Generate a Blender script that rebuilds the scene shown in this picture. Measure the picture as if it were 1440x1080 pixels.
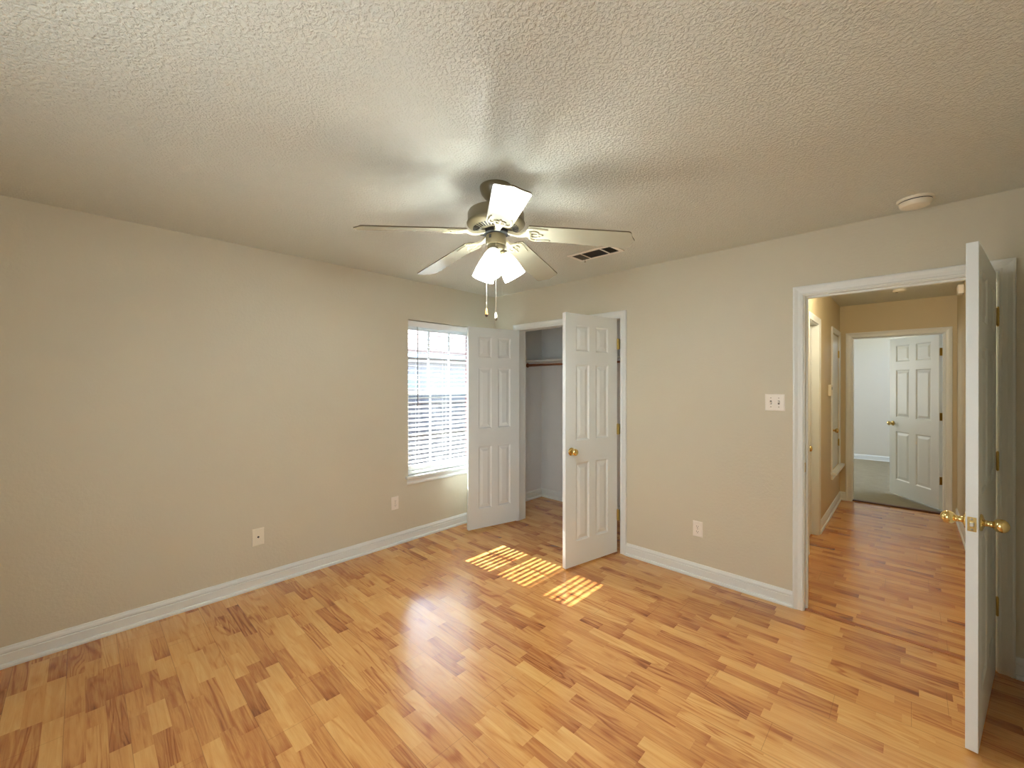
import bpy, bmesh, math, random
from mathutils import Vector, Matrix
PI = math.pi
R = math.radians
random.seed(7)
C = bpy.context.scene.collection
SC = bpy.context.scene
for o in list(bpy.data.objects):
    bpy.data.objects.remove(o)

# ------------------------------------------------------------------ camera
cam = bpy.data.objects.new('camera', bpy.data.cameras.new('camera'))
C.objects.link(cam)
cam.location = (3.382, -3.237, 1.4698)
cam.rotation_euler = (PI / 2 - 0.0014, 0, 0.76566)
cam.data.sensor_width = 36
cam.data.lens = 36 * 582.65 / 1440
cam.data.clip_start = 0.02
SC.camera = cam

# ------------------------------------------------------------------ light, sky, exposure
SC.view_settings.view_transform = 'Standard'
SC.view_settings.look = 'None'
SC.view_settings.gamma = 1
SC.view_settings.use_curve_mapping = False
SC.view_settings.exposure = 1.52
SC.cycles.use_denoising = True
SC.cycles.max_bounces = 14
SC.cycles.diffuse_bounces = 8
SC.cycles.glossy_bounces = 5
SC.cycles.transparent_max_bounces = 12
SC.cycles.sample_clamp_indirect = 8
SC.cycles.caustics_reflective = False
SC.cycles.caustics_refractive = False

FAN_W = 9.0
SHADE_E = 10.0        # emission of the lit glass shades
HALL_W = 9.5
FAR_W = 11.0
SKY = 1.3
SUN = 18.0
BACK_W = 9.5
BACK_Y = -3.95

w = bpy.data.worlds.new('sky')
SC.world = w
w.use_nodes = True
nt = w.node_tree
bg = nt.nodes['Background']
sky = nt.nodes.new('ShaderNodeTexSky')
sky.sky_type = 'NISHITA'
sky.sun_disc = False
sky.sun_elevation = R(41)
sky.sun_rotation = R(-90)
nt.links.new(sky.outputs[0], bg.inputs[0])
bg.inputs[1].default_value = SKY


def light(name, kind, loc, power, color, rot=(0, 0, 0), size=0.1, size_y=None, portal=False, spread=None):
    d = bpy.data.lights.new(name, kind)
    d.energy = power
    d.color = color
    o = bpy.data.objects.new(name, d)
    C.objects.link(o)
    o.location = loc
    o.rotation_euler = rot
    if kind == 'AREA':
        d.shape = 'RECTANGLE'
        d.size = size
        d.size_y = size_y or size
        if portal:
            d.cycles.is_portal = True
        if spread:
            d.spread = spread
    elif kind == 'POINT':
        d.shadow_soft_size = size
    return o


el, az = R(41), R(1.5)
sd = Vector((math.cos(el) * math.cos(az), math.cos(el) * math.sin(az), -math.sin(el)))
sun = light('sun', 'SUN', (-6, -1, 8), SUN, (1, .95, .88))
sun.rotation_euler = sd.to_track_quat('-Z', 'Y').to_euler()
sun.data.angle = R(0.55)
light('window_portal', 'AREA', (-.27, -.67, 1.33), 1, (1, 1, 1), rot=(0, -PI / 2, 0), size=1.5, size_y=.92, portal=True)
light('rear_fill_lamp', 'AREA', (2.42, BACK_Y, 1.2), BACK_W, (.90, .97, 1.0), rot=(R(102), 0, 0), size=.95, size_y=1.3)  # fill lamp added behind the camera to brighten ceiling and walls
# daylight of the far room, in place of its window out of view
light('far_room_daylight', 'AREA', (.62, 5.6, 1.5), FAR_W, (.98, .99, .95), rot=(0, -PI / 2, 0), size=1.3, size_y=1.6)


# ------------------------------------------------------------------ materials
def mat(name, col, rough=.5, metal=0, spec=.5, bump=None, var=None, coat=0):
    """col = sRGB 0-255; bump = (scale, strength, distance, detail); var = (scale, amount)"""
    m = bpy.data.materials.new(name)
    m.use_nodes = True
    n, l = m.node_tree.nodes, m.node_tree.links
    b = n['Principled BSDF']
    c = [((x / 255) / 12.92 if x / 255 <= .04045 else ((x / 255 + .055) / 1.055) ** 2.4) for x in col]
    b.inputs['Base Color'].default_value = (*c, 1)
    b.inputs['Roughness'].default_value = rough
    b.inputs['Metallic'].default_value = metal
    b.inputs['Specular IOR Level'].default_value = spec
    b.inputs['Coat Weight'].default_value = coat
    tc = n.new('ShaderNodeTexCoord')
    if var:
        t = n.new('ShaderNodeTexNoise')
        t.inputs['Scale'].default_value = var[0]
        t.inputs['Detail'].default_value = 4
        l.new(tc.outputs['Object'], t.inputs['Vector'])
        mr = n.new('ShaderNodeMapRange')
        mr.inputs[3].default_value = 1 - var[1]
        mr.inputs[4].default_value = 1 + var[1]
        l.new(t.outputs[0], mr.inputs[0])
        mx = n.new('ShaderNodeMix')
        mx.data_type = 'RGBA'
        mx.blend_type = 'MULTIPLY'
        mx.inputs['Factor'].default_value = 1
        mx.inputs['A'].default_value = (*c, 1)
        l.new(mr.outputs[0], mx.inputs['B'])
        l.new(mx.outputs['Result'], b.inputs['Base Color'])
    if bump:
        t = n.new('ShaderNodeTexNoise')
        t.inputs['Scale'].default_value = bump[0]
        t.inputs['Detail'].default_value = bump[3]
        t.inputs['Roughness'].default_value = .55
        l.new(tc.outputs['Object'], t.inputs['Vector'])
        bp = n.new('ShaderNodeBump')
        bp.inputs['Strength'].default_value = bump[1]
        bp.inputs['Distance'].default_value = bump[2]
        l.new(t.outputs[0], bp.inputs['Height'])
        l.new(bp.outputs[0], b.inputs['Normal'])
    return m


def lin(r, g, b):
    f = lambda x: (x / 12.92 if x <= .04045 else ((x + .055) / 1.055) ** 2.4)
    return (f(r / 255), f(g / 255), f(b / 255), 1)


M = {}
M['wall'] = mat('tan_wall_paint', (206, 200, 181), .55, bump=(55, .35, .004, 3), spec=.35)
M['hall_wall'] = mat('tan_hall_paint', (208, 194, 160), .55, bump=(55, .3, .004, 3), spec=.35)
M['closet_wall'] = mat('white_closet_paint', (224, 227, 228), .6, bump=(55, .25, .003, 3), spec=.3)
M['far_wall'] = mat('pale_room_paint', (208, 205, 194), .6, bump=(55, .2, .003, 3), spec=.3)
M['trim'] = mat('white_trim_paint', (224, 228, 226), .32, bump=(9, .05, .002, 2))
M['door'] = mat('white_door_paint', (222, 228, 228), .36, bump=(220, .05, .0005, 2))
M['vinyl'] = mat('white_vinyl', (235, 238, 238), .3)
M['slat'] = mat('white_blind_slat', (238, 240, 240), .35)
M['plastic'] = mat('white_plastic', (236, 230, 220), .35)
M['ivory'] = mat('ivory_plastic', (232, 226, 208), .4)
M['dark'] = mat('dark_void', (22, 20, 18), .8)
M['brass'] = mat('polished_brass', (226, 202, 138), .18, metal=1, bump=(30, .04, .001, 1))
M['brass_dull'] = mat('worn_brass', (196, 168, 96), .3, metal=1, bump=(60, .08, .001, 2))
M['fan_body'] = mat('shaded_beige_fan_metal', (106, 96, 70), .34, spec=.5, bump=(80, .03, .001, 1))  # beige paint darkened: the shade above the lamps is put into the colour
M['fan_iron'] = mat('cream_fan_metal', (166, 158, 132), .34, bump=(80, .03, .001, 1))
M['fan_blade'] = mat('cream_fan_blade', (164, 160, 140), .2, spec=.5, var=(5, .03))
M['fan_edge_shade'] = mat('shaded_blade_edge', (96, 84, 62), .4, var=(12, .1))  # unlit look of blade edges and tops put into a darker colour
M['chain'] = mat('steel_chain', (196, 190, 178), .3, metal=1)
M['fob_wood'] = mat('amber_wood_fob', (212, 160, 92), .35, var=(60, .15))
M['fob_tip'] = mat('dark_fob_tip', (70, 42, 24), .35)
M['steel'] = mat('screw_steel', (150, 140, 120), .35, metal=1)
M['rod'] = mat('brown_wood_rod', (152, 98, 66), .4, var=(14, .2))
M['carpet'] = mat('beige_carpet', (160, 150, 126), .95, spec=.1, bump=(140, 1.0, .01, 4), var=(9, .16))
M['brick'] = None
M['fence'] = mat('weathered_fence', (92, 100, 102), .85, var=(6, .2))
M['ground'] = mat('yard_ground', (92, 92, 76), .9, var=(3, .2), bump=(20, .5, .02, 4))
M['bulb'] = mat('bulb', (255, 250, 240), .4)
M['house_roof'] = mat('tan_roof_shingle', (120, 96, 84), .9, var=(20, .2), bump=(60, .5, .01, 3))
M['soffit'] = mat('white_soffit', (190, 190, 190), .6, var=(2, .05))
M['screen'] = mat('grey_display', (120, 130, 118), .3)
M['threshold'] = mat('dark_threshold', (92, 52, 30), .45, var=(20, .2))
M['duct'] = mat('duct_grey', (92, 90, 84), .7, var=(30, .1))
M['transition'] = mat('wood_transition', (165, 98, 52), .35, var=(20, .15))


def ceiling_mat(name, col):
    m = mat(name, col, .36, spec=.8)
    n, l = m.node_tree.nodes, m.node_tree.links
    b = n['Principled BSDF']
    tc = n.new('ShaderNodeTexCoord')
    t1 = n.new('ShaderNodeTexNoise')
    t1.inputs['Scale'].default_value = 95
    t1.inputs['Detail'].default_value = 2.5
    t1.inputs['Distortion'].default_value = .4
    l.new(tc.outputs['Object'], t1.inputs['Vector'])
    rp = n.new('ShaderNodeValToRGB')          # knock-down: flattened islands
    rp.color_ramp.elements[0].position = .42
    rp.color_ramp.elements[1].position = .60
    l.new(t1.outputs[0], rp.inputs[0])
    bp = n.new('ShaderNodeBump')
    bp.inputs['Strength'].default_value = .5
    bp.inputs['Distance'].default_value = .012
    l.new(rp.outputs[0], bp.inputs['Height'])
    l.new(bp.outputs[0], b.inputs['Normal'])
    return m


M['ceiling'] = ceiling_mat('textured_ceiling', (212, 214, 203))


def floor_mat():
    m = bpy.data.materials.new('honey_laminate')
    m.use_nodes = True
    n, l = m.node_tree.nodes, m.node_tree.links
    b = n['Principled BSDF']

    def math_(op, a, bb=None, c=None):
        k = n.new('ShaderNodeMath')
        k.operation = op
        for i, v in enumerate((a, bb, c)):
            if v is None:
                continue
            if isinstance(v, (int, float)):
                k.inputs[i].default_value = v
            else:
                l.new(v, k.inputs[i])
        return k.outputs[0]

    def white(x, y, dims='2D'):
        cx = n.new('ShaderNodeCombineXYZ')
        for i, v in enumerate((x, y)):
            if isinstance(v, (int, float)):
                cx.inputs[i].default_value = v
            else:
                l.new(v, cx.inputs[i])
        k = n.new('ShaderNodeTexWhiteNoise')
        k.noise_dimensions = '2D'
        l.new(cx.outputs[0], k.inputs['Vector'])
        return k.outputs['Value']
    tc = n.new('ShaderNodeTexCoord')
    sep = n.new('ShaderNodeSeparateXYZ')
    l.new(tc.outputs['Object'], sep.inputs[0])
    x, y = sep.outputs[0], sep.outputs[1]
    SW = .0645
    v = math_('DIVIDE', y, SW)
    row = math_('FLOOR', v)
    fv = math_('FRACT', v)
    r1 = white(row, 3.7)
    r2 = white(row, 11.3)
    L = math_('MULTIPLY_ADD', r1, .30, .44)
    u = math_('DIVIDE', math_('ADD', x, math_('MULTIPLY', r2, 2.7)), L)
    # wobble the cell length inside a row
    cell0 = math_('FLOOR', u)
    wob = math_('MULTIPLY_ADD', white(row, cell0), .5, .25)
    fu = math_('FRACT', u)
    half = math_('GREATER_THAN', fu, wob)
    cell = math_('ADD', math_('MULTIPLY', cell0, 2), half)
    rnd = white(cell, row)
    rnd2 = white(row, math_('ADD', cell, 77.7))
    # grain
    gx = math_('ADD', math_('MULTIPLY', x, 2.2), math_('MULTIPLY', rnd2, 40))
    gy = math_('ADD', math_('MULTIPLY', y, 26), math_('MULTIPLY', rnd, 31))
    cv = n.new('ShaderNodeCombineXYZ')
    l.new(gx, cv.inputs[0])
    l.new(gy, cv.inputs[1])
    g1 = n.new('ShaderNodeTexNoise')
    g1.inputs['Scale'].default_value = 1.6
    g1.inputs['Detail'].default_value = 5
    g1.inputs['Roughness'].default_value = .6
    g1.inputs['Distortion'].default_value = 1.2
    l.new(cv.outputs[0], g1.inputs['Vector'])
    cv2 = n.new('ShaderNodeCombineXYZ')
    l.new(math_('MULTIPLY', gx, .45), cv2.inputs[0])
    l.new(math_('MULTIPLY', gy, .38), cv2.inputs[1])
    g2 = n.new('ShaderNodeTexNoise')                  # cathedral contours
    g2.inputs['Scale'].default_value = 1.1
    g2.inputs['Detail'].default_value = 1.5
    g2.inputs['Distortion'].default_value = .5
    l.new(cv2.outputs[0], g2.inputs['Vector'])
    rings = math_('SINE', math_('MULTIPLY', g2.outputs[0], 64))
    rings = math_('POWER', math_('MULTIPLY_ADD', rings, .5, .5), 3)
    g3 = n.new('ShaderNodeTexNoise')                  # fine pores
    cv3 = n.new('ShaderNodeCombineXYZ')
    l.new(math_('MULTIPLY', x, 9), cv3.inputs[0])
    l.new(math_('MULTIPLY', y, 260), cv3.inputs[1])
    g3.inputs['Scale'].default_value = 1
    g3.inputs['Detail'].default_value = 3
    l.new(cv3.outputs[0], g3.inputs['Vector'])
    t = math_('MULTIPLY_ADD', rnd, .42, .30)
    t = math_('ADD', t, math_('MULTIPLY_ADD', g1.outputs[0], .66, -.33))
    rmask = math_('POWER', white(row, math_('ADD', cell, 31.1)), 1.6)
    t = math_('ADD', t, math_('MULTIPLY', math_('MULTIPLY', rings, rmask), -.28))
    # one end of some strips is darker heartwood
    seg0 = math_('MULTIPLY', half, wob)
    segw = math_('ADD', math_('MULTIPLY', math_('SUBTRACT', 1, half), wob), math_('MULTIPLY', half, math_('SUBTRACT', 1, wob)))
    along = math_('DIVIDE', math_('SUBTRACT', fu, seg0), segw)
    endm = math_('MULTIPLY', math_('POWER', along, 4), math_('GREATER_THAN', white(row, math_('ADD', cell, 53.3)), .55))
    t = math_('ADD', t, math_('MULTIPLY', endm, -.17))
    # knots
    ck = n.new('ShaderNodeCombineXYZ')
    l.new(math_('MULTIPLY', x, 4.2), ck.inputs[0])
    l.new(math_('MULTIPLY', y, 11), ck.inputs[1])
    vo = n.new('ShaderNodeTexVoronoi')
    vo.inputs['Scale'].default_value = 1.0
    l.new(ck.outputs[0], vo.inputs['Vector'])
    kn = math_('SMOOTH_MIN', math_('DIVIDE', vo.outputs['Distance'], .28), 1.0, .25)
    kn = math_('MULTIPLY', math_('SUBTRACT', 1, kn), math_('GREATER_THAN', rnd2, .5))
    t = math_('ADD', t, math_('MULTIPLY', kn, -.30))
    t = math_('ADD', t, math_('MULTIPLY_ADD', g3.outputs[0], .22, -.11))
    ramp = n.new('ShaderNodeValToRGB')
    e = ramp.color_ramp.elements
    e[0].position = 0
    e[0].color = lin(126, 66, 28)
    e[1].position = 1
    e[1].color = lin(232, 190, 121)
    for p_, c_ in ((.22, (172, 105, 51)), (.46, (204, 143, 77)), (.74, (221, 168, 97))):
        q = e.new(p_)
        q.color = lin(*c_)
    l.new(t, ramp.inputs[0])
    # seams between three-strip boards
    s3 = math_('FRACT', math_('DIVIDE', v, 3))
    seam = math_('LESS_THAN', math_('MINIMUM', s3, math_('SUBTRACT', 1, s3)), .0065)
    prow = math_('FLOOR', math_('DIVIDE', v, 3))
    pu = math_('FRACT', math_('DIVIDE', math_('ADD', x, math_('MULTIPLY', white(prow, 5.1), 4.1)), 1.2))
    pend = math_('LESS_THAN', math_('MINIMUM', pu, math_('SUBTRACT', 1, pu)), .0009)
    sm = math_('MAXIMUM', seam, pend)
    dk = n.new('ShaderNodeMix')
    dk.data_type = 'RGBA'
    l.new(math_('MULTIPLY', sm, .4), dk.inputs['Factor'])
    l.new(ramp.outputs[0], dk.inputs['A'])
    dk.inputs['B'].default_value = lin(95, 48, 20)
    l.new(dk.outputs['Result'], b.inputs['Base Color'])
    rg = math_('MULTIPLY_ADD', g1.outputs[0], .08, .19)
    l.new(rg, b.inputs['Roughness'])
    b.inputs['Specular IOR Level'].default_value = 1.0
    b.inputs['IOR'].default_value = 1.62
    bp = n.new('ShaderNodeBump')
    bp.inputs['Strength'].default_value = .25
    bp.inputs['Distance'].default_value = .001
    l.new(math_('ADD', math_('MULTIPLY', sm, -1.5), math_('MULTIPLY', g1.outputs[0], .35)), bp.inputs['Height'])
    l.new(bp.outputs[0], b.inputs['Normal'])
    return m


M['floor'] = floor_mat()


def brick_mat():
    m = mat('red_brick', (150, 90, 76), .85)
    n, l = m.node_tree.nodes, m.node_tree.links
    tc = n.new('ShaderNodeTexCoord')
    mp = n.new('ShaderNodeMapping')
    mp.inputs['Rotation'].default_value = (PI / 2, 0, PI / 2)
    l.new(tc.outputs['Object'], mp.inputs[0])
    bt = n.new('ShaderNodeTexBrick')
    bt.inputs['Scale'].default_value = 4.5
    bt.inputs['Color1'].default_value = lin(120, 84, 80)
    bt.inputs['Color2'].default_value = lin(104, 72, 74)
    bt.inputs['Mortar'].default_value = lin(140, 130, 130)
    l.new(mp.outputs[0], bt.inputs[0])
    l.new(bt.outputs[0], n['Principled BSDF'].inputs['Base Color'])
    return m


M['brick'] = brick_mat()


def glass_mat():
    m = bpy.data.materials.new('clear_window_glass')
    m.use_nodes = True
    n, l = m.node_tree.nodes, m.node_tree.links
    n.remove(n['Principled BSDF'])
    t = n.new('ShaderNodeBsdfTransparent')
    t.inputs[0].default_value = (.96, .98, .97, 1)
    g = n.new('ShaderNodeBsdfGlossy')
    g.inputs['Roughness'].default_value = .02
    f = n.new('ShaderNodeFresnel')
    f.inputs[0].default_value = 1.45
    ns = n.new('ShaderNodeTexNoise')
    ns.inputs['Scale'].default_value = 2
    bp = n.new('ShaderNodeBump')
    bp.inputs['Strength'].default_value = .02
    l.new(ns.outputs[0], bp.inputs['Height'])
    l.new(bp.outputs[0], g.inputs['Normal'])
    x = n.new('ShaderNodeMixShader')
    l.new(f.outputs[0], x.inputs[0])
    l.new(t.outputs[0], x.inputs[1])
    l.new(g.outputs[0], x.inputs[2])
    l.new(x.outputs[0], n['Material Output'].inputs[0])
    return m


M['glass'] = glass_mat()


def shade_mat(name, strength, col):
    m = bpy.data.materials.new(name)
    m.use_nodes = True
    n, l = m.node_tree.nodes, m.node_tree.links
    b = n['Principled BSDF']
    b.inputs['Base Color'].default_value = (.85, .84, .8, 1)
    b.inputs['Roughness'].default_value = .25
    b.inputs['Emission Color'].default_value = (*col, 1)
    b.inputs['Emission Strength'].default_value = strength
    tr = n.new('ShaderNodeBsdfTranslucent')
    tr.inputs[0].default_value = (.9, .9, .88, 1)
    tc = n.new('ShaderNodeTexCoord')
    ns = n.new('ShaderNodeTexNoise')
    ns.inputs['Scale'].default_value = 40
    l.new(tc.outputs['Object'], ns.inputs[0])
    mr = n.new('ShaderNodeMapRange')
    mr.inputs[3].default_value = .45
    mr.inputs[4].default_value = .6
    l.new(ns.outputs[0], mr.inputs[0])
    x = n.new('ShaderNodeMixShader')
    l.new(mr.outputs[0], x.inputs[0])
    l.new(b.outputs[0], x.inputs[1])
    l.new(tr.outputs[0], x.inputs[2])
    l.new(x.outputs[0], n['Material Output'].inputs[0])
    return m


LAMP_COL = (.90, .98, 1.0)
M['shade'] = shade_mat('lit_ribbed_glass', SHADE_E, LAMP_COL)
M['hall_glass'] = shade_mat('lit_hall_glass', 3.0, (1, .8, .5))
M['bulb_on'] = mat('lit_bulb', (255, 250, 240), .4)
_b = M['bulb_on'].node_tree.nodes['Principled BSDF']
_b.inputs['Emission Color'].default_value = (*LAMP_COL, 1)
_b.inputs['Emission Strength'].default_value = 20


# ------------------------------------------------------------------ mesh helpers
def obj(name, bm, m, parent=None, bevel=0, smooth=False, seg=2):
    me = bpy.data.meshes.new(name)
    bmesh.ops.recalc_face_normals(bm, faces=bm.faces)
    bm.to_mesh(me)
    bm.free()
    me.materials.append(m)
    o = bpy.data.objects.new(name, me)
    C.objects.link(o)
    if parent is not None:
        o.parent = parent
    if smooth:
        for p in me.polygons:
            p.use_smooth = True
        try:
            me.set_sharp_from_angle(angle=R(38))
        except Exception:
            pass
    if bevel:
        bv = o.modifiers.new('edge', 'BEVEL')
        bv.width = bevel
        bv.segments = seg
        bv.limit_method = 'ANGLE'
        bv.angle_limit = R(40)
    return o


def add_box(bm, x0, x1, y0, y1, z0, z1, mtx=None):
    vs = [bm.verts.new((x, y, z)) for z in (z0, z1) for y in (y0, y1) for x in (x0, x1)]
    for f in ((0, 1, 3, 2), (4, 6, 7, 5), (0, 4, 5, 1), (2, 3, 7, 6), (0, 2, 6, 4), (1, 5, 7, 3)):
        bm.faces.new([vs[i] for i in f])
    if mtx is not None:
        for v in vs:
            v.co = mtx @ v.co
    return vs


def box(*a, mtx=None):
    bm = bmesh.new()
    add_box(bm, *a, mtx=mtx)
    return bm


def add_lathe(bm, prof, seg=32, mtx=None, flute=0, nfl=0):
    """prof: list of (r, z) about the z axis"""
    rings = []
    for r, z in prof:
        ring = []
        for i in range(seg):
            a = 2 * PI * i / seg
            rr = max(r, 1e-5)
            if flute:
                rr *= 1 + flute * (1 if i % 2 else -1) * .5
            co = Vector((rr * math.cos(a), rr * math.sin(a), z))
            ring.append(bm.verts.new(mtx @ co if mtx is not None else co))
        rings.append(ring)
    for a, b in zip(rings, rings[1:]):
        for i in range(seg):
            j = (i + 1) % seg
            bm.faces.new((a[i], a[j], b[j], b[i]))
    return rings


def lathe(prof, seg=32, mtx=None, caps=True, **k):
    bm = bmesh.new()
    rg = add_lathe(bm, prof, seg, mtx, **k)
    if caps:
        bm.faces.new(rg[0])
        bm.faces.new(rg[-1][::-1])
    return bm


def add_tube(bm, pts, r, seg=8, caps=True):
    pts = [Vector(p) for p in pts]
    rings = []
    for i, p in enumerate(pts):
        d = (pts[min(i + 1, len(pts) - 1)] - pts[max(i - 1, 0)]).normalized()
        a = d.orthogonal().normalized()
        if rings and abs(d.z) < .9:
            a = d.cross(Vector((0, 0, 1))).normalized()
        b = d.cross(a).normalized()
        rr = r[i] if isinstance(r, (list, tuple)) else r
        rings.append([bm.verts.new(p + rr * (math.cos(2 * PI * k / seg) * a + math.sin(2 * PI * k / seg) * b)) for k in range(seg)])
    for a, b in zip(rings, rings[1:]):
        for i in range(seg):
            j = (i + 1) % seg
            bm.faces.new((a[i], a[j], b[j], b[i]))
    if caps:
        bm.faces.new(rings[0])
        bm.faces.new(rings[-1][::-1])


def add_sweep(bm, rows, closed_profile=True, caps=True):
    """rows: list of rings (lists of Vector), joined one to the next"""
    rr = [[bm.verts.new(p) for p in r] for r in rows]
    k = len(rr[0])
    for a, b in zip(rr, rr[1:]):
        for i in range(k):
            j = (i + 1) % k
            bm.faces.new((a[i], a[j], b[j], b[i]))
    if caps:
        bm.faces.new(rr[0])
        bm.faces.new(rr[-1][::-1])


def empty(name, loc=(0, 0, 0), rz=0):
    o = bpy.data.objects.new(name, None)
    C.objects.link(o)
    o.location = loc
    o.rotation_euler = (0, 0, rz)
    o.empty_display_size = .05
    return o


def tag(o, label, cat, group=None, kind=None):
    o['label'] = label
    o['category'] = cat
    if group:
        o['group'] = group
    if kind:
        o['kind'] = kind
    return o


def struct(o, label=None, cat=None):
    o['kind'] = 'structure'
    if label:
        o['label'] = label
        o['category'] = cat
    return o


def wall_holes(axis, at, thick, a0, a1, z0, z1, holes, bm=None):
    """A wall slab with rectangular openings. axis 'y': plane y=at..at+thick running along x; axis 'x': plane x=at..at+thick along y.
    holes: (a_lo, a_hi, z_lo, z_hi)"""
    bm = bm or bmesh.new()
    As = sorted({a0, a1, *[h[0] for h in holes], *[h[1] for h in holes]})
    Zs = sorted({z0, z1, *[h[2] for h in holes], *[h[3] for h in holes]})
    As = [a for a in As if a0 <= a <= a1]
    Zs = [z for z in Zs if z0 <= z <= z1]
    cells = set()
    for i in range(len(As) - 1):
        for j in range(len(Zs) - 1):
            ca, cz = (As[i] + As[i + 1]) / 2, (Zs[j] + Zs[j + 1]) / 2
            if not any(h[0] < ca < h[1] and h[2] < cz < h[3] for h in holes):
                cells.add((i, j))
    V = {}

    def vert(i, j, k):
        if (i, j, k) not in V:
            t = at + (thick if k else 0)
            V[i, j, k] = bm.verts.new((As[i], t, Zs[j]) if axis == 'y' else (t, As[i], Zs[j]))
        return V[i, j, k]
    for (i, j) in cells:
        bm.faces.new([vert(i, j, 0), vert(i + 1, j, 0), vert(i + 1, j + 1, 0), vert(i, j + 1, 0)])
        bm.faces.new([vert(i, j, 1), vert(i, j + 1, 1), vert(i + 1, j + 1, 1), vert(i + 1, j, 1)])
        for di, dj, e in ((-1, 0, ((0, 0), (0, 1))), (1, 0, ((1, 0), (1, 1))), (0, -1, ((0, 0), (1, 0))), (0, 1, ((0, 1), (1, 1)))):
            if (i + di, j + dj) not in cells:
                (p, q), (r, s) = e
                bm.faces.new([vert(i + p, j + q, 0), vert(i + r, j + s, 0), vert(i + r, j + s, 1), vert(i + p, j + q, 1)])
    return bm


BASE_PROF = [(0, 0), (.020, 0), (.021, .010), (.0175, .020), (.0105, .0225), (.0105, .068), (.0065, .071), (.0065, .0745), (.0115, .078), (.010, .088), (.006, .098), (.0045, .104), (0, .106)]


def baseboard(name, p0, p1, normal, m=None):
    """p0, p1 on the floor along the wall; normal points into the room"""
    bm = bmesh.new()
    n = Vector((*normal, 0))
    rows = [[Vector((*p, 0)) + n * d + Vector((0, 0, h)) for d, h in BASE_PROF] for p in (p0, p1)]
    add_sweep(bm, rows)
    return struct(obj(name, bm, m or M['trim']))


CASE_PROF = [(0, 0), (0, .008), (.004, .0105), (.009, .0105), (.012, .009), (.030, .011), (.040, .0145), (.046, .017), (.053, .017), (.057, .014), (.057, 0)]


def casing(bm, axis, at, sign, a0, a1, ztop, rev=.005, z0=0, full=False):
    """colonial casing around an opening on a wall face; sign = direction of the room from the wall"""
    def P(a, z, v):
        return Vector((a, at + sign * v, z)) if axis == 'y' else Vector((at + sign * v, a, z))
    a0, a1, ztop = a0 - rev, a1 + rev, ztop + rev
    rows = [[P(a0 - u, z0 - (u if full else 0), v) for u, v in CASE_PROF], [P(a0 - u, ztop + u, v) for u, v in CASE_PROF],
            [P(a1 + u, ztop + u, v) for u, v in CASE_PROF], [P(a1 + u, z0 - (u if full else 0), v) for u, v in CASE_PROF]]
    if full:
        rows.append(rows[0])
    add_sweep(bm, rows, caps=not full)


def jamb(bm, axis, b0, b1, a0, a1, ztop, t=.018, stop=None):
    """lining of an opening between wall faces b0..b1 ; stop = depth range of the door stop"""
    def B(u0, u1, v0, v1, z0, z1):
        if axis == 'y':
            add_box(bm, u0, u1, v0, v1, z0, z1)
        else:
            add_box(bm, v0, v1, u0, u1, z0, z1)
    B(a0 - t, a0, b0, b1, 0, ztop + t)
    B(a1, a1 + t, b0, b1, 0, ztop + t)
    B(a0, a1, b0, b1, ztop, ztop + t)
    if stop:
        s0, s1 = stop
        B(a0, a0 + .011, s0, s1, 0, ztop)
        B(a1 - .011, a1, s0, s1, 0, ztop)
        B(a0 + .011, a1 - .011, s0, s1, ztop - .011, ztop)


# ------------------------------------------------------------------ six-panel doors
def door_leaf_bm(W, H, T, sx=1, sy=1, z0=.012, stile=.112, mull=.10):
    """slab from x=.003..W, y=0..T, with six moulded panels on both faces"""
    bm = bmesh.new()
    x0, x1 = .003, W
    pw = (x1 - x0 - 2 * stile - mull) / 2
    cols = [(x0 + stile, x0 + stile + pw), (x1 - stile - pw, x1 - stile)]
    k = H / 2.03
    rows = [(z0 + .195 * k, z0 + .825 * k), (z0 + 1.005 * k, z0 + 1.620 * k), (z0 + 1.725 * k, z0 + 1.935 * k)]
    zs = sorted({z0, z0 + H, *[a for r in rows for a in r]})
    xs = sorted({x0, x1, *[a for c in cols for a in c]})
    for y, d in ((0, 1), (T, -1)):
        grid = {}
        for i, x in enumerate(xs):
            for j, z in enumerate(zs):
                grid[i, j] = bm.verts.new((x, y, z))
        for i in range(len(xs) - 1):
            for j in range(len(zs) - 1):
                loop = [grid[i, j], grid[i + 1, j], grid[i + 1, j + 1], grid[i, j + 1]]
                if i in (1, 3) and j in (1, 3, 5):
                    prev = loop
                    for ins, dep in ((.007, .004), (.012, .0085), (.020, .0085), (.026, .0075), (.046, .0025), (.050, .002)):
                        ring = [bm.verts.new((x, y + d * dep, z)) for x, z in ((xs[i] + ins, zs[j] + ins), (xs[i + 1] - ins, zs[j] + ins), (xs[i + 1] - ins, zs[j + 1] - ins), (xs[i] + ins, zs[j + 1] - ins))]
                        for q in range(4):
                            bm.faces.new((prev[q], prev[(q + 1) % 4], ring[(q + 1) % 4], ring[q]))
                        prev = ring
                    bm.faces.new(prev)
                else:
                    bm.faces.new(loop)
        if y == 0:
            g0 = grid
        else:
            for i in range(len(xs) - 1):
                for j in (0, len(zs) - 1):
                    bm.faces.new((g0[i, j], g0[i + 1, j], grid[i + 1, j], grid[i, j]))
            for j in range(len(zs) - 1):
                for i in (0, len(xs) - 1):
                    bm.faces.new((g0[i, j], g0[i, j + 1], grid[i, j + 1], grid[i, j]))
    for v in bm.verts:
        v.co.x *= sx
        v.co.y *= sy
    return bm


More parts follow.
